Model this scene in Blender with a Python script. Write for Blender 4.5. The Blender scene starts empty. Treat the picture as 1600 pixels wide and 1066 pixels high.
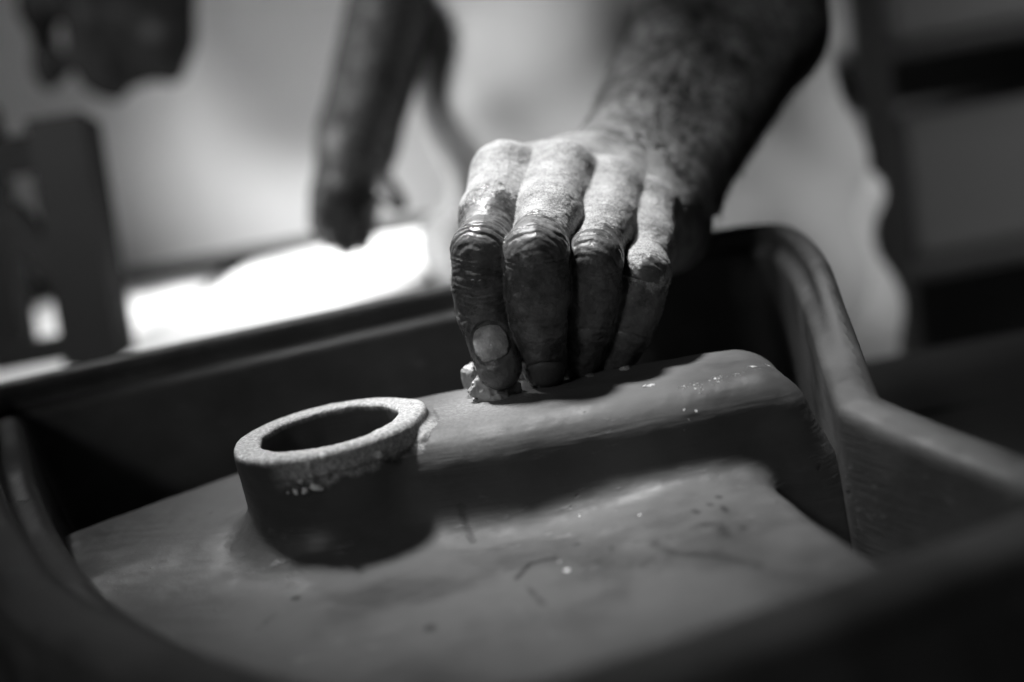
import bpy, math, random
import numpy as np
random.seed(5)
SC = bpy.context.scene
COL = SC.collection

# ------------------------------------------------------------------ camera
# The scene is drafted in "draft units" around the basin (1 unit = 0.78 m, z = 0 is the
# basin's underside) and placed 0.95 m above the workshop floor.
S, ZB = 0.78, 0.95
FP = 1778.0
_p, _r = math.radians(12), math.radians(10.6)
CF = np.array([0, math.cos(_p), -math.sin(_p)])
_R0 = np.array([1.0, 0, 0]); _U0 = np.cross(_R0, CF)
CR = math.cos(_r)*_R0 - math.sin(_r)*_U0
CU = math.sin(_r)*_R0 + math.cos(_r)*_U0
CC = np.array([0, 0, 0.172])
def at(px, py, dep):
    """point of the place seen at photo pixel px, py at that distance (draft units)"""
    return CC + (CR*(px-800)/FP + CU*(533-py)/FP + CF)*dep
def onz(px, py, z):
    d = CR*(px-800)/FP + CU*(533-py)/FP + CF
    return CC + d*((z-CC[2])/d[2])
def W(p):
    q = np.asarray(p, dtype=np.float64)*S
    return q + np.array([0, 0, ZB])

from mathutils import Matrix, Vector
cam = bpy.data.cameras.new('camera'); camo = bpy.data.objects.new('camera', cam); COL.objects.link(camo)
M = Matrix.Identity(4)
for i in range(3):
    M[i][0], M[i][1], M[i][2], M[i][3] = CR[i], CU[i], -CF[i], W(CC)[i]
camo.matrix_world = M
cam.sensor_width = 36; cam.lens = 36*FP/1600
cam.clip_start = 0.02; cam.clip_end = 100
cam.dof.use_dof = True
cam.dof.focus_distance = 0.520*S
cam.dof.aperture_fstop = 3.0
cam.dof.aperture_blades = 0
SC.camera = camo

# ------------------------------------------------------------------ world, lamps, exposure
wd = bpy.data.worlds.new('World'); SC.world = wd; wd.use_nodes = True
wd.node_tree.nodes['Background'].inputs[0].default_value = (.5, .5, .5, 1)
wd.node_tree.nodes['Background'].inputs[1].default_value = 0.006
SC.view_settings.view_transform = 'Standard'; SC.view_settings.look = 'None'
SC.view_settings.exposure = 0; SC.view_settings.gamma = 1
def lamp(kind, name, loc, target, energy, **kw):
    l = bpy.data.lights.new(name, kind); o = bpy.data.objects.new(name, l); COL.objects.link(o)
    l.energy = energy
    for k, v in kw.items(): setattr(l, k, v)
    a, b = Vector(W(loc)), Vector(W(target))
    o.location = a; o.rotation_euler = (b-a).to_track_quat('-Z', 'Y').to_euler()
    return o
KEY_T = np.array([.014, .535, .08])
lamp('SPOT', 'key_lamp', KEY_T + np.array([-.16, .24, .95])*1.8, KEY_T, 330, shadow_soft_size=.11,
     spot_size=math.radians(10.6), spot_blend=1.0)
lamp('SPOT', 'torso_fill', (-1.35, .60, .70), (.16, 1.33, .0), 140, shadow_soft_size=.2,  # unseen fill added to brighten the front of the torso
     spot_size=math.radians(30), spot_blend=1.0)
lamp('SPOT', 'slab_fill', (-.22, 1.42, 1.9), (-.15, 1.56, .0), 400, shadow_soft_size=.2,  # added overhead spot, no fixture there, whitens the slabs
     spot_size=math.radians(30), spot_blend=1.0)
lamp('SPOT', 'side_fill', (1.5, .72, .35), (.27, 1.2, -.03), 38, shadow_soft_size=.12,  # added source standing in for bounced light on the clothing
     spot_size=math.radians(24), spot_blend=1.0)
lamp('SPOT', 'front_fill', (-.75, -.55, .95), (.0, .52, .06), 54, shadow_soft_size=.25,  # unseen fill added from the camera side for hand and boss fronts
     spot_size=math.radians(13), spot_blend=1.0)
lamp('SPOT', 'rim_fill', (-.85, 1.75, 1.15), (-.07, .70, .055), 95, shadow_soft_size=.12,  # added backlight that picks out the far rim edge
     spot_size=math.radians(11), spot_blend=1.0)
lamp('SPOT', 'board_fill', (-.78, .95, .50), (-.30, 2.0, .05), 52, shadow_soft_size=.15,  # invented spot that lays a bright patch on the plaster board
     spot_size=math.radians(24), spot_blend=1.0)
lamp('SPOT', 'rack_fill', (1.9, .9, 1.3), (.85, 1.8, -.12), 26, shadow_soft_size=.2,  # extra unseen spot that lifts the storage rack
     spot_size=math.radians(40), spot_blend=1.0)

# ------------------------------------------------------------------ object helpers
def tag(o, label=None, cat=None, group=None, kind=None):
    for k, v in (('label', label), ('category', cat), ('group', group), ('kind', kind)):
        if v: o[k] = v
    return o
def empty(name, loc):
    o = bpy.data.objects.new(name, None); COL.objects.link(o)
    o.location = W(loc); o.empty_display_size = .05
    return o
def link(name, me, parent=None):
    o = bpy.data.objects.new(name, me); COL.objects.link(o)
    if parent is not None:
        o.parent = parent
        o.matrix_parent_inverse = Matrix.Translation(parent.location).inverted()
    return o
def mesh_from(name, v, f, mat, smooth=True, normals=None, attrs=None):
    """v in world metres"""
    v = np.asarray(v, np.float32)
    me = bpy.data.meshes.new(name)
    if isinstance(f, np.ndarray):
        n = f.shape[1]
        me.vertices.add(len(v)); me.vertices.foreach_set('co', v.ravel())
        me.loops.add(f.size); me.loops.foreach_set('vertex_index', f.ravel().astype(np.int32))
        me.polygons.add(len(f)); me.polygons.foreach_set('loop_start', np.arange(0, f.size, n, dtype=np.int32))
        me.update(calc_edges=True)
    else:
        me.from_pydata(v.tolist(), [], f); me.update()
    me.polygons.foreach_set('use_smooth', [smooth]*len(me.polygons))
    for k, a in (attrs or {}).items():
        at_ = me.attributes.new(k, 'FLOAT', 'POINT'); at_.data.foreach_set('value', np.asarray(a, np.float32))
    if normals is not None:
        me.normals_split_custom_set_from_vertices(np.asarray(normals, np.float32))
    me.materials.append(mat)
    return me

# ------------------------------------------------------------------ materials
def material(name, base=.3, rough=.6, spec=.5, var=.25, scale=40, bump=.0, bscale=300, extra=None, coat=0):
    m = bpy.data.materials.new(name); m.use_nodes = True
    nt = m.node_tree; b = nt.nodes['Principled BSDF']
    N = nt.nodes.new; L = nt.links.new
    tc = N('ShaderNodeTexCoord'); geo = N('ShaderNodeNewGeometry')
    P = geo.outputs['Position']
    def noise(sc, det=5, rou=.6, vec=None):
        n = N('ShaderNodeTexNoise'); n.inputs['Scale'].default_value = sc; n.inputs['Detail'].default_value = det
        n.inputs['Roughness'].default_value = rou; L(vec or P, n.inputs['Vector']); return n.outputs['Fac']
    def math_(op, a, c, clamp=False):
        n = N('ShaderNodeMath'); n.operation = op; n.use_clamp = clamp
        for i, x in enumerate((a, c)):
            if x is None: continue
            if isinstance(x, (int, float)): n.inputs[i].default_value = x
            else: L(x, n.inputs[i])
        return n.outputs[0]
    def ramp(fac, lo, hi, a=0., c=1.):
        n = N('ShaderNodeMapRange'); n.interpolation_type = 'SMOOTHSTEP'
        n.inputs['From Min'].default_value = lo; n.inputs['From Max'].default_value = hi
        n.inputs['To Min'].default_value = a; n.inputs['To Max'].default_value = c
        L(fac, n.inputs['Value']); return n.outputs['Result']
    def mix(fac, a, c):
        n = N('ShaderNodeMix'); n.data_type = 'FLOAT'
        for k, x in ((0, fac), (2, a), (3, c)):
            if isinstance(x, (int, float)): n.inputs[k].default_value = x
            else: L(x, n.inputs[k])
        return n.outputs[0]
    def attr(k):
        n = N('ShaderNodeAttribute'); n.attribute_name = k; return n.outputs['Fac']
    def sphere(c, r, stretch=(1, 1, 1)):
        """1 at a world place, 0 beyond r"""
        n = N('ShaderNodeVectorMath'); n.operation = 'SUBTRACT'; L(P, n.inputs[0]); n.inputs[1].default_value = tuple(W(c))
        s_ = N('ShaderNodeVectorMath'); s_.operation = 'MULTIPLY'; L(n.outputs[0], s_.inputs[0]); s_.inputs[1].default_value = stretch
        d = N('ShaderNodeVectorMath'); d.operation = 'LENGTH'; L(s_.outputs[0], d.inputs[0])
        return ramp(d.outputs['Value'], r*S, 0)
    K = dict(N=N, L=L, noise=noise, math=math_, ramp=ramp, mix=mix, attr=attr, sphere=sphere, P=P, nt=nt)
    val = math_('MULTIPLY', math_('ADD', math_('MULTIPLY', math_('SUBTRACT', noise(scale), .5), 2*var), 1.0), base)
    ro = rough; hgt = None
    if bump: hgt = math_('MULTIPLY', noise(bscale, 6, .7), bump)
    if extra:
        val, ro, hgt = extra(K, val, ro, hgt)
    cmb = N('ShaderNodeCombineColor')
    for i in range(3):
        if isinstance(val, (int, float)): cmb.inputs[i].default_value = val
        else: L(val, cmb.inputs[i])
    L(cmb.outputs[0], b.inputs['Base Color'])
    if isinstance(ro, (int, float)): b.inputs['Roughness'].default_value = ro
    else: L(ro, b.inputs['Roughness'])
    b.inputs['Specular IOR Level'].default_value = spec
    if coat: b.inputs['Coat Weight'].default_value = coat; b.inputs['Coat Roughness'].default_value = .15
    if hgt is not None:
        bp = N('ShaderNodeBump'); bp.inputs['Strength'].default_value = 1; bp.inputs['Distance'].default_value = .001
        L(hgt, bp.inputs['Height']); L(bp.outputs[0], b.inputs['Normal'])
    return m

def clay_extra(K, val, ro, h):
    N, L = K['N'], K['L']
    # faint horizontal sponge lines on the steep flanks, low smears on the flats
    mp = N('ShaderNodeMapping'); L(K['P'], mp.inputs['Vector']); mp.inputs['Scale'].default_value = (60, 60, 900)
    sp = N('ShaderNodeSeparateXYZ'); ge = N('ShaderNodeNewGeometry'); L(ge.outputs['True Normal'], sp.inputs[0])
    steep = K['ramp'](sp.outputs['Z'], .75, .35)
    lines = K['math']('MULTIPLY', K['noise'](1.0, 3, .6, mp.outputs[0]), steep)
    mp2 = N('ShaderNodeMapping'); L(K['P'], mp2.inputs['Vector']); mp2.inputs['Scale'].default_value = (26, 30, 30)
    mp2.inputs['Rotation'].default_value = (0, 0, .5)
    smear = K['noise'](1.0, 6, .6, mp2.outputs[0])
    val = K['math']('MULTIPLY', val, K['ramp'](smear, .25, .75, .72, 1.3))
    stn = K['ramp'](K['math']('ADD', K['attr']('stain'), K['math']('MULTIPLY', K['math']('SUBTRACT', K['noise'](330, 5, .7), .5), .9)), .25, .75)
    val = K['math']('MULTIPLY', val, K['mix'](stn, 1.0, .28))
    pits = K['ramp'](K['noise'](170, 2, .5), .72, .80)
    val = K['math']('MULTIPLY', val, K['mix'](pits, 1.0, .55))
    mp3 = N('ShaderNodeMapping'); L(K['P'], mp3.inputs['Vector']); mp3.inputs['Scale'].default_value = (70, 160, 240)
    mp3.inputs['Rotation'].default_value = (.4, .5, .3)
    scuff = K['math']('MULTIPLY', K['ramp'](K['noise'](1.0, 5, .75, mp3.outputs[0]), .56, .72), K['ramp'](K['noise'](28, 3, .6), .48, .66))
    val = K['math']('MULTIPLY', val, K['mix'](scuff, 1.0, 1.9))
    pale = K['math']('MAXIMUM', K['attr']('pale'), 0.0)
    grain = K['ramp'](K['noise'](700, 4, .8), .35, .7, .45, 1.15)
    val = K['mix'](pale, val, K['math']('MULTIPLY', grain, .62))
    slip = K['attr']('slip')
    spl = K['ramp'](K['math']('ADD', slip, K['math']('MULTIPLY', K['math']('SUBTRACT', K['noise'](900, 4, .75), .5), 2.2)), .55, .72)
    val = K['mix'](spl, val, .80)
    ro = K['mix'](K['math']('MAXIMUM', pale, spl), K['ramp'](smear, .35, .65, .40, .72), .8)
    h2 = K['math']('ADD', K['math']('MULTIPLY', lines, .26), K['math']('MULTIPLY', K['noise'](260, 5, .7), .16))
    h2 = K['math']('ADD', h2, K['math']('MULTIPLY', K['math']('MULTIPLY', grain, pale), .35))
    h2 = K['math']('ADD', h2, K['math']('MULTIPLY', spl, .5))
    h2 = K['math']('SUBTRACT', h2, K['math']('MULTIPLY', pits, .25))
    h2 = K['math']('ADD', h2, K['math']('MULTIPLY', scuff, .22))
    return val, ro, h2
CLAY = material('clay', .072, .5, .32, .2, 30, extra=clay_extra)

def skin_extra(K, val, ro, h):
    mud_shade_d = K['attr']('mud_shade')
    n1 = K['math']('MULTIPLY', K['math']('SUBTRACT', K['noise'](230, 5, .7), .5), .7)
    mud_shade = K['ramp'](K['math']('ADD', mud_shade_d, n1), -.03, .04)
    grain = K['noise'](1500, 4, .8); blot = K['noise'](110, 5, .65)
    dust = K['math']('MULTIPLY', K['ramp'](grain, .32, .68, .40, 1.35), K['ramp'](blot, .28, .75, .27, .52))
    arm = K['attr']('arm')
    hair = K['N']('ShaderNodeMapping'); K['L'](K['P'], hair.inputs['Vector']); hair.inputs['Scale'].default_value = (300, 300, 70)
    armv = K['math']('MULTIPLY', K['ramp'](K['noise'](45, 5, .6), .28, .72, .13, .42), K['ramp'](K['noise'](1, 4, .7, hair.outputs[0]), .3, .65, .35, 1.3))
    dust = K['mix'](arm, dust, armv)
    mud_shade_v = K['math']('MULTIPLY', K['ramp'](K['noise'](160, 5, .7), .3, .75, .055, .15), 1.0)
    mud_shade_v = K['mix'](K['math']('MULTIPLY', K['ramp'](K['noise'](190, 5, .75), .52, .68), K['ramp'](mud_shade_d, .9, .1)), mud_shade_v, .22)
    mud_shade_v = K['math']('MULTIPLY', mud_shade_v, K['ramp'](mud_shade_d, 1.02, 1.15, 1., .3))  # top of the range: painted shade of the hanging arm
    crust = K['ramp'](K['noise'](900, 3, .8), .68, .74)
    mud_shade_v = K['mix'](K['math']('MULTIPLY', crust, .6), mud_shade_v, .4)
    val = K['mix'](mud_shade, dust, mud_shade_v)
    ro = K['mix'](mud_shade, .72, K['ramp'](K['noise'](140, 4, .6), .38, .62, .15, .5))
    hh = K['math']('ADD', K['math']('MULTIPLY', K['noise'](800, 4, .75), K['mix'](mud_shade, .55, .20)), K['math']('MULTIPLY', K['noise'](260, 4, .6), .3))
    hh = K['math']('ADD', hh, K['math']('MULTIPLY', mud_shade, .35))
    return val, ro, hh
SKIN = material('skin', .3, .6, .5, extra=skin_extra)
MUDNAIL = material('muddy_nail', .075, .45, .5, .5, 400, .3, 900)
def nail_extra(K, val, ro, h):
    g = K['ramp'](K['math']('ADD', K['attr']('grime'), K['math']('MULTIPLY', K['math']('SUBTRACT', K['noise'](380, 4, .7), .5), .8)), .35, .85)
    val = K['math']('MULTIPLY', val, K['ramp'](K['noise'](260, 4, .6), .3, .7, .7, 1.25))
    return K['mix'](g, val, .06), K['mix'](g, .2, .5), K['math']('ADD', h, K['math']('MULTIPLY', g, .3))
NAIL = material('nail', .44, .2, .6, .35, 500, .3, 520, extra=nail_extra)
LUMP = material('wet_slip', .30, .3, .6, .35, 120, .4, 500)
CRUMB = material('clay_crumb', .12, .6, .4, .3, 300, .4, 900)
SHIRT = material('shirt_cloth', .36, .9, .1, .15, 12, .3, 500)
TROUSER = material('trouser_cloth', .48, .9, .1, .15, 9, .3, 500)
PLASTER = material('plaster', .82, .8, .2, .06, 8, .2, 200)
GREYP = material('grey_plaster', .42, .8, .2, .18, 5, .2, 200)
WALL = material('wall_paint', .34, .85, .2, .2, 2, .2, 100)
FLOORM = material('concrete', .2, .8, .3, .25, 4, .3, 80)
DARKW = material('dark_wood', .012, .7, .08, .3, 14, .4, 200)
BENCHM = material('bench_wood', .06, .6, .3, .3, 10, .4, 150)
DARKC = material('dark_cloth', .012, .9, .1, .3, 12, .2, 400)
METAL = material('grey_metal', .16, .45, .5, .25, 12, .1, 200)

# ------------------------------------------------------------------ distance-field tools
def lsum(p): return np.sqrt((p*p).sum(-1))
def cone(p, a, b, r1, r2):
    a = np.asarray(a, np.float32); b = np.asarray(b, np.float32)
    ba = b-a; l2 = float(ba@ba); rr = r1-r2; a2 = l2-rr*rr; il2 = 1/l2
    pa = p-a; y = pa@ba; z = y-l2
    x = pa*np.float32(l2)-ba*y[:, None]; x2 = (x*x).sum(-1)
    y2 = y*y*l2; z2 = z*z*l2
    k = np.sign(rr)*rr*rr*x2
    d = (np.sqrt(x2*a2*il2)+y*rr)*il2-r1
    c2 = np.sign(y)*a2*y2 < k
    d = np.where(c2, np.sqrt(x2+y2)*il2-r1, d)
    c1 = np.sign(z)*a2*z2 > k
    return np.where(c1, np.sqrt(x2+z2)*il2-r2, d)
def ball(p, c, r, sc=(1, 1, 1)):
    q = (p-np.asarray(c, np.float32))/np.asarray(sc, np.float32)
    return (lsum(q)-r)*min(sc)
def smin(a, b, k):
    h = np.maximum(k-np.abs(a-b), 0)/k
    return np.minimum(a, b)-h*h*k*.25
def smax(a, b, k): return -smin(-a, -b, k)
def _h(i, j, k):
    n = (i*374761393+j*668265263+k*2147483647+(i*j)*97) & 0xffffffff
    n = ((n ^ (n >> 13))*1274126177) & 0xffffffff
    return ((n ^ (n >> 16)) & 0xffff)/65535.0
def vnoise(p, sc):
    q = np.asarray(p, np.float64)*sc+1000.; i = np.floor(q).astype(np.int64); f = q-i; f = f*f*(3-2*f)
    o = 0
    for dx in (0, 1):
        for dy in (0, 1):
            for dz in (0, 1):
                w = (f[:, 0] if dx else 1-f[:, 0])*(f[:, 1] if dy else 1-f[:, 1])*(f[:, 2] if dz else 1-f[:, 2])
                o = o+w*_h(i[:, 0]+dx, i[:, 1]+dy, i[:, 2]+dz)
    return o-.5
def fbm(p, sc, n=3):
    o = 0
    for k in range(n): o = o+vnoise(p, sc*2**k)*.5**k
    return o
def grad(f, v, e):
    g = np.empty_like(v)
    for i in range(3):
        d = np.zeros(3, np.float32); d[i] = e
        g[:, i] = f(v+d)-f(v-d)
    return g/(2*e)
def nets(f, lo, hi, h, m=8):
    """surface nets of f = 0 inside a box, vertices pulled onto the surface"""
    lo = np.asarray(lo, float); nb = np.ceil((np.asarray(hi)-lo)/(h*m)).astype(int)
    n = nb*m
    bc = np.stack(np.meshgrid(*[np.arange(k) for k in nb], indexing='ij'), -1).reshape(-1, 3)
    ctr = (lo+(bc*m+(m-1)/2)*h).astype(np.float32)
    fc = f(ctr)
    vol = np.empty(tuple(nb)+(m, m, m), np.float32)
    vol[:] = np.sign(fc).reshape(tuple(nb)+(1, 1, 1))
    act = np.nonzero(np.abs(fc) < (m*.87+2.5)*h*1.15)[0]
    off = np.stack(np.meshgrid(*[np.arange(m)]*3, indexing='ij'), -1).reshape(-1, 3)
    for c in range(0, len(act), 400):
        a = act[c:c+400]
        pts = (lo+((bc[a]*m)[:, None, :]+off[None])*h).astype(np.float32).reshape(-1, 3)
        r = f(pts).reshape(len(a), m, m, m)
        vol[bc[a, 0], bc[a, 1], bc[a, 2]] = r
    vol = vol.transpose(0, 3, 1, 4, 2, 5).reshape(n)
    ins = vol < 0
    st = np.array([n[1]*n[2], n[2], 1], np.int64)
    cells, pos, flips = [], [], []
    for ax in range(3):
        s0 = [slice(1, -1)]*3; s0[ax] = slice(0, -1); s1 = list(s0); s1[ax] = slice(1, None)
        s0, s1 = tuple(s0), tuple(s1)
        x = np.nonzero(ins[s0] != ins[s1])
        e = np.stack(x, -1)+np.array([s.start for s in s0])
        v0 = vol[e[:, 0], e[:, 1], e[:, 2]]; e1 = e.copy(); e1[:, ax] += 1
        v1 = vol[e1[:, 0], e1[:, 1], e1[:, 2]]
        t = v0/(v0-v1); p = e.astype(np.float64); p[:, ax] += t
        b, c = (ax+1) % 3, (ax+2) % 3
        base = e@st
        q = np.stack([base-st[b]-st[c], base-st[c], base, base-st[b]], 1)
        fl = v0 > 0
        q[fl] = q[fl][:, ::-1]
        cells.append(q); pos.append(p)
    q = np.concatenate(cells); p = np.concatenate(pos)
    ids, inv = np.unique(q.ravel(), return_inverse=True)
    cnt = np.bincount(inv)
    v = np.stack([np.bincount(inv, np.repeat(p[:, i], 4))/cnt for i in range(3)], 1)*h+lo
    v = v.astype(np.float32); faces = inv.reshape(-1, 4)
    for _ in range(2):
        g = grad(f, v, h*.4); gl = np.maximum(lsum(g), .3)
        d = np.clip(f(v)/gl, -h*.6, h*.6)
        v = v-g/gl[:, None]*d[:, None]
    g = grad(f, v, h*.5)
    return v, faces, g/np.maximum(lsum(g), 1e-6)[:, None]
def poly2d(pts, lo, hi, h):
    """signed distance to a closed outline, tabulated; returns a lookup of p[:, :2]"""
    pts = np.asarray(pts, float)[:, :2]
    xs = np.arange(lo[0], hi[0]+h, h); ys = np.arange(lo[1], hi[1]+h, h)
    X, Y = np.meshgrid(xs, ys, indexing='ij'); P = np.stack([X.ravel(), Y.ravel()], -1)
    d = np.full(len(P), 1e9); s = np.ones(len(P))
    for i in range(len(pts)):
        a, b = pts[i], pts[i-1]
        e = b-a; w = P-a; t = np.clip(w@e/(e@e+1e-14), 0, 1); k = w-t[:, None]*e
        d = np.minimum(d, (k*k).sum(-1))
        c1, c2, c3 = P[:, 1] >= a[1], P[:, 1] < b[1], e[0]*w[:, 1] > e[1]*w[:, 0]
        s = np.where((c1 & c2 & c3) | (~c1 & ~c2 & ~c3), -s, s)
    T = (s*np.sqrt(d)).reshape(X.shape).astype(np.float32)
    def look(p):
        u = np.clip((p[:, 0]-lo[0])/h, 0, len(xs)-1.001); w = np.clip((p[:, 1]-lo[1])/h, 0, len(ys)-1.001)
        i = u.astype(int); j = w.astype(int); fu = (u-i).astype(np.float32); fw = (w-j).astype(np.float32)
        return T[i, j]*(1-fu)*(1-fw)+T[i+1, j]*fu*(1-fw)+T[i, j+1]*(1-fu)*fw+T[i+1, j+1]*fu*fw
    return look
def rounded(pts, n=6, k=2):
    pts = np.asarray(pts, float)
    for _ in range(k):
        nx = np.roll(pts, -1, 0)
        pts = np.stack([pts*.75+nx*.25, pts*.25+nx*.75], 1).reshape(-1, pts.shape[1])
    return pts

# ------------------------------------------------------------------ setting: floor and wall
def box_mesh(name, lo, hi, mat, bev=.004, rot=0, seg=2):
    """bevelled block, draft units, turned about its own centre"""
    import bmesh
    bm = bmesh.new(); bmesh.ops.create_cube(bm, size=1)
    lo, hi = W(lo), W(hi); c = (lo+hi)/2; d = hi-lo
    for v in bm.verts: v.co = Vector((v.co.x*d[0], v.co.y*d[1], v.co.z*d[2]))
    if bev:
        bmesh.ops.bevel(bm, geom=bm.edges[:], offset=min(bev, .45*min(d)), segments=seg, affect='EDGES', profile=.5)
    R = Matrix.Rotation(rot, 4, 'Z')
    for v in bm.verts: v.co = R @ v.co + Vector(c)
    me = bpy.data.meshes.new(name); bm.to_mesh(me); bm.free(); me.materials.append(mat)
    me.polygons.foreach_set('use_smooth', [False]*len(me.polygons))
    return me
def sheet(name, pts, mat):
    return mesh_from(name, [W(p) for p in pts], [tuple(range(len(pts)))], mat, False)
ZF = -ZB/S
tag(link('floor', sheet('floor', [(-6, -2, ZF), (6, -2, ZF), (6, 3.4, ZF), (-6, 3.4, ZF)], FLOORM)), kind='structure')
tag(link('wall', box_mesh('wall', (-6, 3.2, ZF+.002), (6, 3.4, 2.6), WALL, 0)), kind='structure')

# ------------------------------------------------------------------ the basin
B = empty('washbasin', (-.03, .5, -.06))
tag(B, 'upside down grey clay washbasin with round drain boss and overflow channel under the hand', 'washbasin')
RX, RY, RZ = -.0893, .5022, .042      # centre of the drain boss's top
plat = rounded([(.082, .60), (.1025, .405), (.1025, .405), (.118, .33), (.12, .29), (.03, .26), (-.05, .25), (-.15, .34), (-.20, .42),
                (-.255, .53), (-.255, .555), (-.232, .572), (-.178, .620), (-.06, .65), (.05, .655)])
rim_in = rounded([(-.281, .630), (-.281, .630), (-.281, .630), (-.2656, .634), (-.155, .659), (-.035, .686), (.123, .714), (.158, .718), (.169, .69), (.150, .57), (.127, .455), (.127, .445), (.163, .368), (.1725, .347), (.1725, .347), (.1725, .347),
                  (.134, .3325), (.056, .306), (-.0155, .285), (-.05, .290), (-.148, .385), (-.180, .4235), (-.2145, .481), (-.245, .545), (-.272, .613)], k=2)
def rim_top(p):
    t = np.clip((p[:, 1]-.33)/.29, 0, 1)
    return .008+.040*t*t*(3-2*t)
BL0, BL1 = (-.36, .14), (.30, .84)
dplat = poly2d(plat, BL0, BL1, .0015)
drim = poly2d(rim_in, BL0, BL1, .0018)
def vec2(a, b): return np.sqrt(np.maximum(a, 0)**2+np.maximum(b, 0)**2)+np.minimum(np.maximum(a, b), 0)
def f_plate(p):
    r = .009+.018*np.clip((.02-p[:, 0])/.16, 0, 1)
    dip = np.clip((.075-p[:, 0])/.09, 0, 1)*np.clip((.515-p[:, 1])/.07, 0, 1)
    d = vec2(dplat(p)+r, p[:, 2]+r+.0095*dip*dip*(3-2*dip)+.004*np.clip((p[:, 0]-.0)/.1, 0, 1))-r
    moat = vec2(drim(p)-.012, p[:, 2]+.052)
    return smin(d, moat, .022)
def f_block(p):
    x, y, z = p[:, 0], p[:, 1], p[:, 2]
    top = .0362
    t = np.clip((top-z)/.09, 0, 1.2)                      # draft: wider lower down
    x1 = .1175+.030*t
    y0 = .4705-.014*t+.004*np.clip((-.01-x)/.04, 0, 1)
    y1 = .560-.024*np.clip((x+.03)/.15, 0, 1)+.02*t
    r = .0155
    dx = np.maximum(x-x1, -.12-x)+r
    dy = np.maximum(y0-y, y-y1)+r
    dz = np.maximum(z-top, -.07-z)+r
    q = np.stack([dx, dy, dz], -1)
    return (lsum(np.maximum(q, 0))+np.minimum(q.max(-1), 0)-r)*.93
def f_boss(p):
    dx, dy, z = p[:, 0]-RX, p[:, 1]-RY, p[:, 2]
    rr = np.sqrt(dx*dx+dy*dy)
    an = np.arctan2(dy, dx)
    right = np.clip(np.cos(an+.35), 0, 1)
    wob = .0004*np.sin(an*3+.6)+.0003*np.sin(an*7)
    fl = np.clip((.014-z)/.019, 0, 1.3)
    body = vec2(rr-.0440-.0075*fl*fl-wob-.0035*np.clip((.012-z)/.04, 0, 1)+.0025+.0022*right*np.clip((.036-z)/.004, 0, 1),
                np.abs(z+.01)-.0520+.0025)-.0025
    return body*.85
def f_hole(p):
    dx, dy, z = p[:, 0]-RX, p[:, 1]-RY, p[:, 2]
    an = np.arctan2(dy, dx)
    rr = np.sqrt(dx*dx+dy*dy)-.0316-.0003*np.sin(an*5+1)-.0003*np.sin(an*11)
    return vec2(rr, -(z+.012))
def f_core(p):
    d = smin(f_plate(p), f_block(p), .016)
    d = smin(d, smin(f_boss(p), d+.0, .0001), .0001)
    b = f_boss(p)
    d = smin(smin(f_plate(p), f_block(p), .017), smin(f_plate(p), b, .017), .0035)
    # a shallow dent where the fingers have dug in, low handmade unevenness
    d = d+.0003*np.sin(p[:, 0]*55+p[:, 1]*31)*np.clip((.036-p[:, 2])/.01, 0, 1)
    return smax(d, -f_hole(p), .0015)
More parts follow.
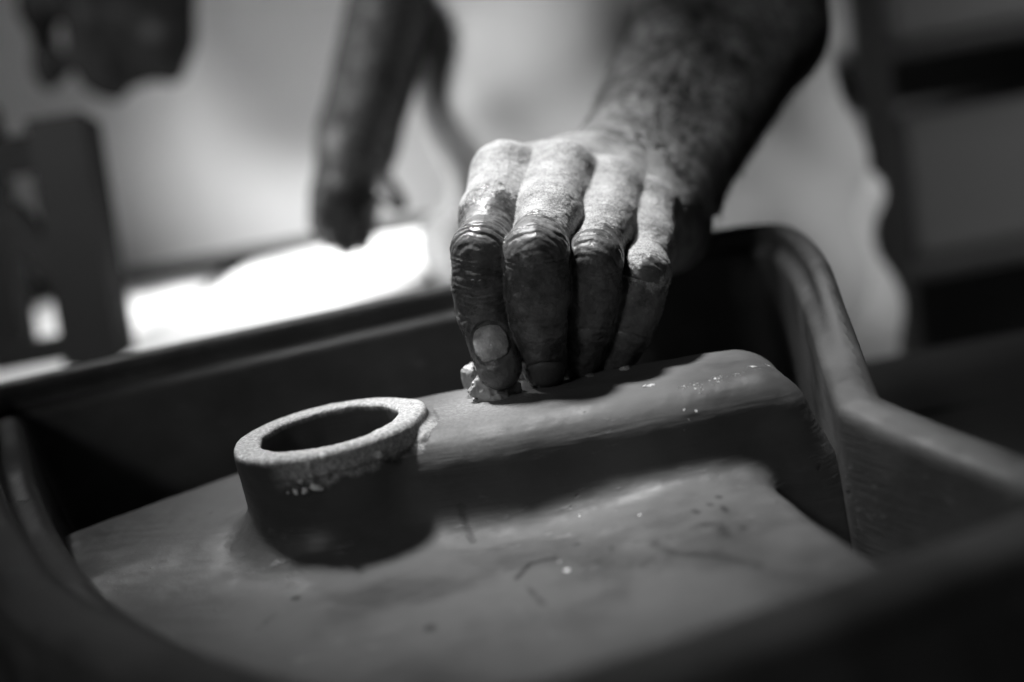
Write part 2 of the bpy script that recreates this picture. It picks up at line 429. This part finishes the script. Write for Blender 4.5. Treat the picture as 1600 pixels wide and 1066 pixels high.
def build_basin():
    v, f, n = nets(f_core, (-.30, .25, -.064), (.20, .76, .0475), .001)
    rr = np.hypot(v[:, 0]-RX, v[:, 1]-RY)
    an = np.arctan2(v[:, 1]-RY, v[:, 0]-RX)
    nz = fbm(v, 240, 3)
    pale = np.clip((v[:, 2]-.0390+nz*.0012)/.0022, 0, 1)*(rr > .030)*(rr < .049)
    pale = np.maximum(pale, .85*np.clip((np.cos(an+1.0)-.45)*3, 0, 1)*np.clip((v[:, 2]-.029+nz*.006)/.004, 0, 1)*(rr > .041)*(rr < .05))
    pale = np.maximum(pale, .30*np.exp(-(((v[:, 0]+.02)/.03)**2+((v[:, 1]-.515)/.03)**2))*(v[:, 2] > .02))
    slip = np.zeros(len(v))
    def spot(c, r, amp=1.):
        d = lsum(v-np.asarray(c)); return amp*np.exp(-(d/r)**2)
    e = np.array([0, 0, 0.])
    for px, py, dep, r, amp in SPOTS:
        c = at(px, py, dep); j = np.argmin(lsum(np.cross(v-CC, (c-CC)/np.linalg.norm(c-CC)))+(n@CF > 0)*9+lsum(v-CC)*.02)
        slip = np.maximum(slip, spot(v[j], r, amp))
    # handmade unevenness: slow waver, sponge dents, raised dried slip
    v0 = v.copy()
    top = np.clip((v[:, 2]-.0385)/.002, 0, 1)*(rr < .05)
    amp = .0012*fbm(v, 22, 2)+.0005*fbm(v, 70, 3)
    drag = .00012*fbm(v*np.array([1, 1, 6.])@np.array([[.96, .28, 0], [-.28, .96, 0], [0, 0, 1.]])*np.array([.35, 1.6, 1]), 130, 2)
    bump_ = (amp+drag)*(1-.75*top)+.00035*fbm(v, 300, 2)*top
    band = np.clip((v[:, 2]-.0285+.006*fbm(v, 60, 2)-.004*np.cos(an+1.2))/.0012, 0, 1)*(rr > .040)*(rr < .049)*np.clip(np.cos(an+.9)*2.5, 0, 1)
    bump_ = bump_+.0011*band+.0016*np.clip(slip, 0, 1)*(v[:, 0] < -.03)
    v = v+n*bump_[:, None].astype(np.float32)
    fnv = np.cross(v[f[:, 2]]-v[f[:, 0]], v[f[:, 3]]-v[f[:, 1]])
    n = np.stack([sum(np.bincount(f[:, c], fnv[:, i], len(v)) for c in range(4)) for i in range(3)], 1)
    n = n/np.maximum(lsum(n), 1e-12)[:, None]
    stain = np.zeros(len(v))
    for pl, wd_, amp in STAINS:
        q = [onz(x, y, -.002) for x, y in pl]
        for a, b in zip(q[:-1], q[1:]):
            e_ = (b-a)[:2]; t = np.clip((v[:, :2]-a[:2])@e_/(e_@e_+1e-12), 0, 1)
            d_ = np.hypot(*(v[:, :2]-a[:2]-t[:, None]*e_).T)
            stain = np.maximum(stain, amp*np.exp(-(d_/wd_)**2)*(v[:, 2] < .006))
    fc = v0[f].mean(1)
    r2 = np.hypot(fc[:, 0]-RX, fc[:, 1]-RY)
    boss = (r2 < .0515) & (fc[:, 2] > .004) & (f_boss(fc.astype(np.float32)) < f_block(fc.astype(np.float32))+.0005) | (r2 < .034)
    blk = (~boss) & (f_block(fc.astype(np.float32)) < .0035) & (f_block(fc.astype(np.float32)) < f_plate(fc.astype(np.float32)))
    for name, sel in (('underside', ~boss & ~blk), ('overflow_channel', blk), ('drain_boss', boss)):
        ff = f[sel]; ids, inv = np.unique(ff.ravel(), return_inverse=True)
        link(name, mesh_from(name, W(v[ids]), inv.reshape(-1, 4), CLAY, True, n[ids], dict(pale=pale[ids], slip=slip[ids], stain=stain[ids])), B)
# dried slip splashes: photo place, distance, radius, strength
SPOTS = []
STAINS = [([(803, 882), (824, 858), (862, 850)], .0016, .95), ([(862, 850), (905, 858), (985, 870), (1045, 868)], .0085, .42), ([(1020, 842), (1058, 862), (1110, 866), (1185, 882)], .0042, .55),
          ([(990, 836), (1070, 834)], .002, .5), ([(1085, 822), (1120, 818), (1135, 838)], .004, .55), ([(820, 895), (845, 920)], .002, .6),
          ([(1122, 778), (1125, 779)], .0016, .9), ([(1108, 790), (1112, 791)], .0016, .8), ([(1085, 800), (1090, 802)], .0018, .8), ([(1130, 795), (1136, 800)], .0018, .8), ([(1160, 824), (1162, 825)], .002, .8),
          ([(952, 843), (954, 844)], .0012, .9), ([(895, 832), (900, 831)], .0014, .8), ([(455, 912), (458, 913)], .0022, 1.), ([(666, 955), (668, 957)], .003, .9), ([(400, 960), (425, 935)], .003, .45),
          ([(720, 810), (735, 828)], .003, .6)]
for px, py, r, a in ((470, 752, .0016, 1.2), (489, 741, .0013, 1.2), (462, 770, .0016, 1.1), (478, 768, .0018, 1.2), (492, 762, .0022, 1.2), (505, 715, .0016, 1.3),
                     (588, 708, .002, 1.2), (450, 770, .001, 1.0), (512, 742, .0009, .9), (484, 727, .0008, 1.0), (500, 763, .0016, 1.0)):
    SPOTS.append((px, py, .47, r, a))
for px, py, r, a in ((1085, 600, .005, .52), (1120, 592, .006, .56), (1150, 585, .005, .52), (1180, 573, .005, .62), (1200, 570, .004, .62), (1065, 608, .004, .5),
                     (1070, 640, .0009, .9), (1088, 642, .0010, 1.), (1075, 655, .0010, .9), (1095, 610, .004, .5), (1068, 672, .0007, .8),
                     (1000, 806, .0010, 1.1), (886, 893, .0016, 1.1), (905, 805, .0011, .9), (875, 880, .001, .9)):
    SPOTS.append((px, py, .48, r, a))
build_basin()
def f_rim(p):
    d, z = drim(p), p[:, 2]
    # the raised outer lip, taller round the far right corner
    k = np.clip((p[:, 1]-.345)/.012, 0, 1)*np.clip((p[:, 0]-.105)/.02, 0, 1)*np.clip((.57-p[:, 1])/.08, 0, 1)
    r = .005
    def bx(d0, d1, z0, z1, rr=r):
        a = np.maximum(d0-d, d-d1)+rr; b = np.maximum(z0-z, z-z1)+rr
        return vec2(a, b)-rr
    zt = rim_top(p); wd_ = .036-.018*np.clip((p[:, 0]-.085)/.04, 0, 1)*np.clip((p[:, 1]-.345)/.012, 0, 1)
    wall = bx(-.012*np.clip((.08-p[:, 0])/.1, 0, 1)*np.clip((zt-z)/.09, 0, 1), wd_, -.085, zt+.0015)
    lip = bx(.013+.004*np.clip((zt+.017-z)/.02, 0, 1)*np.clip((.12-p[:, 0])/.03, 0, 1)-.006*np.clip((p[:, 0]-.09)/.03, 0, 1)*np.clip((p[:, 1]-.345)/.012, 0, 1), wd_, -.04, zt+.0165-.014*k, .006)
    return smin(wall, lip, .006)
v, f, n = nets(f_rim, (-.345, .21, -.09), (.245, .80, .075), .0024)
fd = drim(v[f].mean(1)); fz = v[f].mean(1)[:, 2]-rim_top(v[f].mean(1))+.045
zero = np.zeros(len(v))
for name, sel in (('rim_wall', (fd < .0145) | (fz < -.03)), ('rim_lip', (fd >= .0145) & (fz >= -.03))):
    ff = f[sel]; ids, inv = np.unique(ff.ravel(), return_inverse=True)
    link(name, mesh_from(name, W(v[ids]), inv.reshape(-1, 4), CLAY, True, None, dict(pale=zero[ids], slip=zero[ids])), B)

# ------------------------------------------------------------------ the person
PZ = at(1000, 533, 1.2)
PER = empty('person', (.20, 1.28, ZF))
tag(PER, 'person in grey work shirt leaning a muddy hand on the clay basin', 'person')
FING = [  # MCP, PIP, DIP, TIP as (px, py, distance), radii
    ([(788, 277, .588), (752, 393, .528), (757, 492, .534), (780, 574, .529)], (.0170, .0130, .0125, .0106)),
    ([(876, 275, .590), (838, 396, .520), (842, 503, .527), (851, 574, .541)], (.0168, .0140, .0128, .0108)),
    ([(958, 300, .598), (927, 407, .532), (917, 505, .542), (904, 567, .553)], (.0164, .0128, .0121, .0100)),
    ([(1014, 330, .599), (1003, 430, .547), (979, 518, .552), (956, 566, .560)], (.0156, .0126, .0120, .0104))]
FJ = [[at(*q) for q in js] for js, _ in FING]
WR = [at(958, 262, .685), at(985, 262, .69), at(1015, 280, .695), at(1043, 308, .695)]
ARM_A = [at(968, 266, .69), at(1085, 10, .82)]
ARM_B = [at(1038, 312, .69), at(1195, 50, .82)]
_wm = (ARM_A[0]+ARM_B[0])/2; _tm = (ARM_A[1]+ARM_B[1])/2
_fd = (_tm-_wm)/np.linalg.norm(_tm-_wm)
ELB = _wm+_fd*.385
SHL, SHR = np.array([.44, 1.20, .60]), np.array([-.03, 1.25, .62])
EL2, WR2 = at(650, -120, 1.20), at(560, 215, 1.13)
def f_fingers(p):
    ds = []
    for (js, rs), J in zip(FING, FJ):
        d = smin(cone(p, J[0], J[1], rs[0]*.97, rs[1]*.96), cone(p, J[1], J[2], rs[1]*.97, rs[2]), .005)
        d = smin(d, cone(p, J[2], J[3], rs[2], rs[3]), .003)
        # fleshy pads and knuckle
        ax = (J[3]-J[2])/np.linalg.norm(J[3]-J[2])
        d = smin(d, ball(p, J[1]-CF*.0018, rs[1]*.88), .007)
        d = smin(d, ball(p, J[0]*.45+J[1]*.55, (rs[0]+rs[1])*.515), .008)
        d = smin(d, ball(p, J[1]*.5+J[2]*.5, (rs[1]+rs[2])*.515), .008)
        ds.append(d)
    return ds
DORS = np.array([0, -.55, .83])
def f_hand(p):
    p = p.astype(np.float32)
    ds = f_fingers(p)
    dor = None
    for i, (J, w) in enumerate(zip(FJ, WR)):
        c = cone(p, J[0]-DORS*.002, w, .0140-.0008*i, .024)
        t = cone(p, J[0]+DORS*.009, w+DORS*.018, .0042, .005)
        c = smin(c, t, .012)
        c = smin(c, ball(p, J[0]+DORS*.0035, .0128-.0008*i), .008)
        dor = c if dor is None else smin(dor, c, .013)
    for a, b, ra, t in ((0, 1, .0128, .30), (1, 2, .0120, .34), (2, 3, .0118, .42)):
        q0 = FJ[a][0]*(1-t)+FJ[a][1]*t; q1 = FJ[b][0]*(1-t)+FJ[b][1]*t
        dor = smin(dor, cone(p, q0+CF*.004, q1+CF*.004, ra, ra), .008)
    dor = smin(dor, cone(p, at(900, 340, .615), at(1010, 330, .69), .022, .03), .02)
    dor = smin(dor, cone(p, at(1022, 372, .625), at(1050, 365, .69), .020, .025), .016)
    fin = ds[0]
    for d in ds[1:]: fin = smin(fin, d, .0012)
    th = smin(cone(p, at(960, 340, .675), at(880, 420, .625), .020, .015), cone(p, at(880, 420, .625), at(842, 500, .59), .0145, .013), .006)
    th = smin(th, cone(p, at(842, 500, .59), at(822, 560, .572), .013, .0105), .004)
    d = smin(smin(fin, dor, .009), th, .004)
    arm = smin(cone(p, ARM_A[0], ARM_A[1], .0295, .037), cone(p, ARM_B[0], ARM_B[1], .0290, .041), .03)
    d = smin(d, arm, .018)
    fo = smin(cone(p, ARM_A[1], ELB, .037, .046), cone(p, ARM_B[1], ELB, .041, .046), .03)
    d = smin(d, fo, .02)
    # the index nail bed
    return d
def f_rest(p):
    p = p.astype(np.float32)
    d = smin(f_hand(p), cone(p, ELB, SHL, .047, .062), .03)
    r = cone(p, SHR, EL2, .062, .052)
    r = smin(r, cone(p, EL2, WR2, .054, .040), .02)
    pm = at(545, 290, 1.11)
    r = smin(r, cone(p, WR2, pm, .034, .036), .02)
    for px, py, dp, tx, ty, td in ((505, 300, 1.09, 497, 352, 1.07), (525, 315, 1.09, 520, 378, 1.07), (552, 318, 1.10, 541, 390, 1.09), (575, 312, 1.12, 566, 382, 1.12), (590, 280, 1.10, 622, 318, 1.08)):
        r = smin(r, cone(p, at(px, py, dp), at(tx, ty, td), .0135, .010), .006)
    tor = cone(p, (.20, 1.30, .02), (.20, 1.27, .50), .16, .17)
    tor = smin(tor, cone(p, SHL, SHR, .06, .06), .08)
    nk = smin(tor, cone(p, (.205, 1.25, .60), (.20, 1.17, .78), .07, .065), .05)
    hd = ball(p, (.198, 1.12, .93), .115, (1, 1.15, 1.35))
    nk = smin(nk, hd, .03)
    nk = smin(nk, cone(p, (.198, .995, .955), (.198, .965, .905), .012, .020), .015)
    return smin(smin(d, r, .03), nk, .04)
def finger_coords(v):
    """nearest finger, place along it (0 knuckle .. 3 tip) and sideways place"""
    best = np.full(len(v), 9.); fi = np.zeros(len(v), int); s = np.zeros(len(v)); lat = np.zeros(len(v))
    for i, ((js, rs), J) in enumerate(zip(FING, FJ)):
        for k in range(3):
            a, b = J[k], J[k+1]; e = b-a; tt = (v-a)@e/(e@e); t = np.clip(tt, 0, 1)
            q = v-(a+t[:, None]*e); d = lsum(q)-(rs[k]*(1-t)+rs[k+1]*t)
            side = np.cross(e/np.linalg.norm(e), CF); la = q@side/rs[k]
            m = d < best-1e-5
            s_ = k+(tt if k == 0 else t)
            best = np.where(m, d, best); fi = np.where(m, i, fi); s = np.where(m, s_, s); lat = np.where(m, la, lat)
    return fi, s, lat, best
def wrinkles(v, n):
    fi, s, lat, best = finger_coords(v)
    front = np.clip(-(n@CF)*1.6, 0, 1)
    out = np.zeros(len(v))
    nz = fbm(v, 90, 3)
    def grooves(freq, arc, amp, win, wob=.9):
        q = s*freq+arc*lat**2+nz*wob
        d = np.abs(q-np.floor(q)-.5)
        per = vnoise(np.stack([np.floor(q)*3.1, lat*2.5, fi*7.3], 1), 1.0)+.5
        return -amp*win*np.exp(-(d/.17)**2)*(.35+per)
    on = best < .004
    bell = lambda c, w: np.exp(-((s-c)/w)**2)
    heavy = np.array([1.9, 1.5, 1.35, 1.2])[fi]
    out += on*heavy*grooves(15, .9, .00052, bell(.98, .17))
    out += on*heavy*grooves(11, -.8, .00040, bell(2.0, .10))
    out += (fi == 0)*on*grooves(12, .5, .00050, np.clip((s-1.05)/.15, 0, 1)*np.clip((2.0-s)/.2, 0, 1), 1.6)
    out += on*grooves(26, .2, .00018, np.ones(len(v)), 1.8)
    ax = (v-_wm)@_fd
    dz = np.exp(-((ax+.012)/.030)**2)*(lsum(v-_wm) < .075)
    q = ax*150+nz*1.6+.6*np.sin(v[:, 0]*60)
    dd = np.abs(q-np.floor(q)-.5)
    out += -.0016*dz*np.exp(-(dd/.20)**2)*(fbm(v, 30, 2)+.6)
    out *= front
    out += .0005*fbm(v, 160, 3)*(best < .01)+.0003*fbm(v, 420, 2)
    return out, fi, s, lat, best
def mud_amount(v, fi, s, lat, best):
    b = np.array([.52, .80, .82, 1.08])[fi]
    k = np.array([-.10, .0, -.30, -.12])[fi]
    m = (s-b-k*lat+.22*lat**2*np.array([0, .3, .2, .1])[fi])*1.0
    m = m+.20*fbm(v, 70, 2)
    m = np.where(best < .006, m, -1.)
    th = lsum(np.cross(v-at(842, 500, .59), at(822, 560, .572)-at(842, 500, .59)))/.03
    return np.clip(m, -1, 1)
def nail_frame(i):
    """centre, along, side and outward directions of a fingernail"""
    J, rs = FJ[i], FING[i][1]
    e = J[3]-J[2]; e = e/np.linalg.norm(e)
    o = -CF+np.array([-.10, 0, .05]) if i == 0 else -CF
    o = o-e*(o@e); o = o/np.linalg.norm(o)
    c = J[2]*(.40 if i == 0 else .12)+J[3]*(.60 if i == 0 else .88)
    return c, e, np.cross(e, o), o, (rs[2]*.35+rs[3]*.65)
NAILS = [(0, .0086, .0096), (1, .0090, .0072)]
def f_hand_n(p):
    d = f_hand(p)
    for i, hw, hl in NAILS:
        c, e, sd, o, r = nail_frame(i)
        q = p-(c+o*r).astype(np.float32)
        a, b, h = q@e, q@sd, q@o
        el = np.sqrt((a/hl)**2+(b/hw)**2)
        dish = np.clip((el-1.22)*.006, -.02, .05)        # a socket just round the nail plate
        sock = smax(np.sqrt((a/(hl*1.09))**2+(b/(hw*1.09))**2)*hl-hl, np.abs(h+b*b/(2*r))-.0010, .001)
        d = smax(d, -sock, .0014)
    return d
def make_body():
    VS, FS, MU, AR = [], [], [], []
    nv = 0
    def add(v, f, mud_shade, arm):
        nonlocal nv
        VS.append(v); FS.append(f+nv); MU.append(mud_shade); AR.append(arm); nv += len(v)
    YC = .660
    v, f, n = nets(f_hand_n, (-.05, .48, .03), (.13, YC, .245), .00065)
    w, fi, s, lat, best = wrinkles(v, n)
    mud_shade = mud_amount(v, fi, s, lat, best)
    armm = np.clip((v[:, 1]-.615+.02*fbm(v, 40, 2))/.03, 0, 1)
    v = v+n*w[:, None].astype(np.float32)
    add(v, f, mud_shade, armm)
    YD = .95
    v, f, n = nets(f_hand, (-.02, YC-.003, .08), (.30, YD, .46), .0022)
    add(v, f, np.full(len(v), -1.), np.clip((v[:, 1]-.615)/.03, 0, 1))
    v, f, n = nets(f_rest, (-.30, YD-.006, -.20), (.52, 1.55, 1.14), .008)
    add(v, f, np.where((v[:, 0] < .0)&(v[:, 2] < .75), 1.3+.25*fbm(v, 14, 2), -1.), np.ones(len(v)))  # hanging arm: its shade is put into the skin colour through this mask
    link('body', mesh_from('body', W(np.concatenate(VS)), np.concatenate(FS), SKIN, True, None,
                           dict(mud_shade=np.concatenate(MU), arm=np.concatenate(AR))), PER)
    for i, hw, hl in NAILS:
        c, e, sd, o, r = nail_frame(i)
        nu, nw = 24, 24; vs = []; fs = []; gr = []
        for layer in (0, 1):
            for a in range(nu+1):
                for b in range(nw+1):
                    x, y = a/nu*2-1, b/nw*2-1
                    # square to rounded outline: flat free edge, round root
                    X = x*math.sqrt(1-.5*y*y*(.9 if y > 0 else 1)); Y = y*math.sqrt(1-.5*x*x*(.85 if y > 0 else 1))
                    edge = max(abs(x), abs(y))
                    hgt = -(X*hw)**2/(2*r)*1.05 + .0006 - .0012*edge**6 - (Y*hl)**2/(.06) - layer*.0012*(1-edge**8)
                    gr.append(edge**6+(.25 if y > .5 else 0))
                    vs.append(W(c+o*(r+hgt)+e*(Y*hl)+sd*(X*hw)))
        st = (nu+1)*(nw+1)
        for a in range(nu):
            for b in range(nw):
                q = [a*(nw+1)+b, (a+1)*(nw+1)+b, (a+1)*(nw+1)+b+1, a*(nw+1)+b+1]
                fs.append(q); fs.append([k+st for k in q[::-1]])
        link('fingernail', mesh_from('fingernail', vs, np.array(fs), NAIL if i == 0 else MUDNAIL, True, None, dict(grime=gr)), PER)
make_body()
def make_hair():
    rs = np.random.RandomState(3); vs = []; fs = []
    N_ = 2600
    t = rs.rand(N_, 1); th = rs.rand(N_, 1)*2*math.pi
    A = ARM_A[0]*(1-t)+ARM_A[1]*t; Bq = ARM_B[0]*(1-t)+ARM_B[1]*t
    e1 = (A-Bq)/lsum(A-Bq)[:, None]
    O = np.cos(th)*e1+np.sin(th)*np.cross(e1, _fd)
    Q = (A+Bq)/2+O*.085
    for _k in range(14):
        Q = Q-O*np.maximum(f_hand(Q.astype(np.float32))*.9, 0)[:, None]
    for q, o in zip(Q, O):
        g = -_fd*(.75+.3*rs.rand())+o*.38+np.cross(o, _fd)*(rs.rand()-.35)*.9
        L_ = .010+.009*rs.rand(); sd = np.cross(g, o); sd = sd/np.linalg.norm(sd)*.00026
        b0 = len(vs)
        for k, wd_ in ((0, 1), (.5, .8), (1, .15)):
            c = q+g*L_*k-o*.0022*k*k*1.6-o*.0004
            vs += [W(c+sd*wd_), W(c-sd*wd_)]
        fs += [[b0, b0+1, b0+3, b0+2], [b0+2, b0+3, b0+5, b0+4]]
    tag(link('arm_hair', mesh_from('arm_hair', vs, np.array(fs), DARKC), PER), kind='stuff')
make_hair()
def widen(p):
    q = p.copy(); q[:, 0] = (q[:, 0]-.178)/1.18+.135; return q
def f_shirt(p):
    po = p.astype(np.float32); p = widen(po)
    tor = cone(p, (.135, 1.30, -.16), (.14, 1.27, .52), .195, .185)
    tor = smin(tor, ball(p, (.13, 1.30, .0), .20, (1.0, .95, 1.0)), .05)
    tor = smin(tor, cone(p, (.135, 1.25, .55), (.135, 1.24, .64), .17, .10), .06)
    p = po
    tor = smin(tor, cone(p, SHL, SHL*.55+ELB*.45, .085, .078), .06)
    tor = smin(tor, cone(p, SHR, SHR*.45+EL2*.55, .085, .080), .06)
    # open neck, sleeve ends and the hem
    fold = .012*np.sin(p[:, 0]*38+p[:, 2]*21+2.*np.sin(p[:, 2]*9))+.008*np.sin(p[:, 0]*17-p[:, 2]*45)
    tor = tor+fold*(.85-.5*np.clip((p[:, 0]-.25)/.1, 0, 1))
    tor = smax(tor, HEM-p[:, 2], .012)
    return smax(tor, p[:, 2]-.70, .01)*.8
HEM = -.13
v, f, n = nets(f_shirt, (-.35, .95, -.17), (.70, 1.56, .75), .009)
link('shirt', mesh_from('shirt', W(v), f, SHIRT), PER)
def f_trousers(p):
    p = widen(p.astype(np.float32))
    d = smin(ball(p, (.135, 1.31, -.02), .2, (.98, .85, .9)), cone(p, (.135, 1.30, .0), (.135, 1.30, .25), .165, .16), .08)
    for sx, sy in ((.0, -.01), (.29, .0)):
        k = (.135+(sx-.145)*.75, 1.30+sy, -.08)
        d = smin(d, cone(p, k, (k[0]*1.06, 1.29, -.62), .118, .085), .04)
        d = smin(d, cone(p, (k[0]*1.06, 1.29, -.62), (k[0]*1.1, 1.32, ZF+.09), .085, .068), .03)
    d = d+.008*np.sin(p[:, 0]*30+p[:, 2]*26+1.5*np.sin(p[:, 2]*12))+.006*np.sin(p[:, 2]*50-p[:, 0]*22)
    return smax(d, p[:, 2]-.20, .01)*.8
v, f, n = nets(f_trousers, (-.20, 1.0, ZF+.01), (.66, 1.60, .23), .010)
link('trousers', mesh_from('trousers', W(v), f, TROUSER), PER)
def f_shoe(p, x):
    p = p.astype(np.float32)
    d = smin(cone(p, (x, 1.36, ZF+.05), (x, 1.17, ZF+.045), .055, .048), cone(p, (x, 1.34, ZF+.06), (x, 1.34, ZF+.13), .052, .05), .02)
    return smax(d, -(p[:, 2]-ZF-.004), .006)
for x in (.06, .352):
    v, f, n = nets(lambda p: f_shoe(p, x), (x-.09, 1.06, ZF-.03), (x+.09, 1.46, ZF+.21), .008)
    link('shoe', mesh_from('shoe', W(v), f, DARKC), PER)

# ------------------------------------------------------------------ wet lump and crumbs under the fingertip
LC = at(772, 598, .538)
def f_lump(p):
    p = p.astype(np.float32)
    d = cone(p, at(750, 594, .544), at(772, 613, .535), .0062, .0070)
    d = smin(d, cone(p, at(772, 613, .535), at(797, 612, .538), .0066, .005), .004)
    d = smin(d, ball(p, at(743, 582, .546), .0045), .003)
    d = d-.0004+.0056*fbm(p, 120, 4)+.0022*(np.abs(fbm(p+7, 210, 2))-.1)
    return d*.5
v, f, n = nets(f_lump, LC-.024, LC+.024, .0006)
tag(link('clay_lump', mesh_from('clay_lump', W(v), f, LUMP)), 'crumpled pale wet clay lump pressed under the index fingertip', 'clay lump')
cr = [((745, 622), 'flat dark crumb of clay left of the pale lump', .0030), ((757, 626), 'thin curled clay flake in front of the pale lump', .0026),
      ((826, 622), 'tiny pale clay crumb in front of the middle fingertip', .0018), ((915, 588), 'small clay crumb in the shade below the ring finger', .0022),
      ((978, 577), 'pale sliver of clay right of the little fingertip', .0018), ((1015, 605), 'thin pale clay sliver lying near the front shoulder of the channel', .0018)]
for k, ((px, py), lab, r) in enumerate(cr):
    d0 = CR*(px-800)/FP+CU*(533-py)/FP+CF
    ts = np.linspace(.40, .62, 900); pts = (CC+ts[:, None]*d0).astype(np.float32)
    j = np.argmax(f_core(pts) < 0); c = pts[j].astype(float)
    def fcr(p): 
        return (ball(p, c+np.array([0, 0, r*.15]), r, (1.5, 1.0, .45))+r*.9*fbm(p, 260, 3))*.5
    v, f, n = nets(fcr, c-r*2.6, c+r*2.6, r*.16)
    tag(link('clay_crumb', mesh_from('clay_crumb', W(v), f, LUMP if 'pale' in lab else CRUMB)), lab, 'clay crumb', 'clay crumbs on the overflow channel')

# ------------------------------------------------------------------ bench under the basin
BN = empty('workbench', (0, .5, ZF)); tag(BN, 'dark wooden workbench carrying the upturned clay basin', 'workbench')
for k in range(5):
    y0 = .12+k*.155
    link('plank', box_mesh('plank', (-.62, y0, -.125), (.50, y0+.151, -.0865), BENCHM, .003), BN)
for x in (-.58, .44):
    for y in (.17, .83):
        link('leg', box_mesh('leg', (x-.04, y-.04, ZF+.001), (x+.04, y+.04, -.126), BENCHM, .004), BN)

# ------------------------------------------------------------------ background
def block_thing(name, label, cat, lo, hi, mat, rot=0, bev=.012, group=None):
    c = ((lo[0]+hi[0])/2, (lo[1]+hi[1])/2, lo[2])
    o = link(name, box_mesh(name, lo, hi, mat, bev, rot, 3)); tag(o, label, cat, group)
    return o
T = empty('casting_table', (-.3, 1.35, ZF)); tag(T, 'low dark casting table carrying white plaster slabs behind the basin', 'table')
link('table_top', box_mesh('table_top', (-.95, .96, -.10), (-.082, 1.78, -.055), DARKW, .006, .0), T)
link('rail', box_mesh('rail', (-.95, 1.782, -.10), (-.09, 1.81, .014), DARKW, .004), T)
for x in (-.9, -.15):
    for y in (1.03, 1.57):
        link('leg', box_mesh('leg', (x-.035, y-.035, ZF+.001), (x+.035, y+.035, -.101), DARKW, .004), T)
g = 'plaster slabs on the casting table'
block_thing('plaster_slab', 'broad bright white plaster slab below the hanging hand', 'slab', (-.375, .99, -.054), (-.088, 1.75, .0), PLASTER, 0, group=g)
block_thing('plaster_slab', 'narrower pale slab at the left end of the casting table', 'slab', (-.70, 1.0, -.054), (-.405, 1.75, -.004), PLASTER, 0, group=g)
block_thing('plaster_board', 'large pale plaster board standing upright behind the casting table', 'board', (-1.1, 2.02, ZF+.002), (-.02, 2.08, .75), PLASTER, .05)
# ------------------------------------------------------------------ dark stand on the left
P1 = empty('trestle_stand', (-.62, 1.1, ZF)); tag(P1, 'dark wooden trestle stand with rungs at the left edge', 'stand')
c = onz(140, 600, -.2); 
def post(name, px0, py0, px1, py1, dep, w, par, mat):
    a, b = at(px0, py0, dep), at(px1, py1, dep); d = b-a; L_ = np.linalg.norm(d); d = d/L_
    s_ = np.cross(d, [0, 1, 0]); s_ = s_/np.linalg.norm(s_); t_ = np.cross(s_, d)
    vs = []
    for q in (a, b):
        for i, j in ((-1, -1), (1, -1), (1, 1), (-1, 1)): vs.append(W(q+s_*w*i+t_*w*j))
    fs = [(0, 1, 2, 3), (7, 6, 5, 4)]+[(i, i+4, (i+1) % 4+4, (i+1) % 4) for i in range(4)]
    me = mesh_from(name, vs, fs, mat, False)
    return link(name, me, par)
post('post', 100, 190, 180, 700, 1.12, .027, P1, DARKW)
post('post', -40, 170, 50, 720, 1.24, .020, P1, DARKW)
post('brace', 15, 330, 140, 480, 1.18, .013, P1, DARKW)
post('rung', 5, 575, 160, 550, 1.17, .022, P1, DARKW)
post('rung', -25, 250, 115, 232, 1.17, .020, P1, DARKW)
# ------------------------------------------------------------------ hanging dark cloth, upper left
def f_cloth(p):
    p = p.astype(np.float32)
    c0 = at(190, 0, 1.55)
    d = cone(p, at(180, -200, 1.55), at(150, 60, 1.55), .06, .075)
    d = smin(d, cone(p, at(250, -200, 1.55), at(235, 70, 1.56), .06, .05), .04)
    d = smin(d, cone(p, at(90, -200, 1.56), at(80, 90, 1.56), .03, .035), .03)
    return d+.010*np.sin(p[:, 0]*70)+.006*np.sin(p[:, 2]*40)+.05*fbm(p, 14, 2)
lo = at(190, -60, 1.55)
v, f, n = nets(f_cloth, lo-np.array([.28, .2, .35]), lo+np.array([.28, .2, .35]), .008)
tag(link('hanging_cloth', mesh_from('hanging_cloth', W(v), f, DARKC)), 'dark cloth hanging in front of the wall at upper left', 'cloth')
# ------------------------------------------------------------------ storage rack on the right
RK = empty('storage_rack', (.85, 1.75, ZF)); tag(RK, 'grey metal storage rack behind the person on the right', 'rack')
for x in (.56, 1.30):
    for y in (1.60, 2.0):
        link('post', box_mesh('post', (x-.02, y-.02, ZF+.001), (x+.02, y+.02, .62), METAL, .003), RK)
for z in (-.60, -.17, .14, .50):
    link('shelf', box_mesh('shelf', (.54, 1.581, z-.02), (1.32, 2.019, z), METAL, .003), RK)
g = 'plaster moulds on the storage rack'
block_thing('plaster_mould', 'pale plaster mould block on the upper shelf of the rack', 'mould', (.60, 1.63, .141), (.98, 1.95, .40), GREYP, .0, group=g)
block_thing('plaster_mould', 'grey plaster mould block on the lower shelf of the rack', 'mould', (.60, 1.63, -.169), (1.0, 1.95, .04), GREYP, .0, group=g)
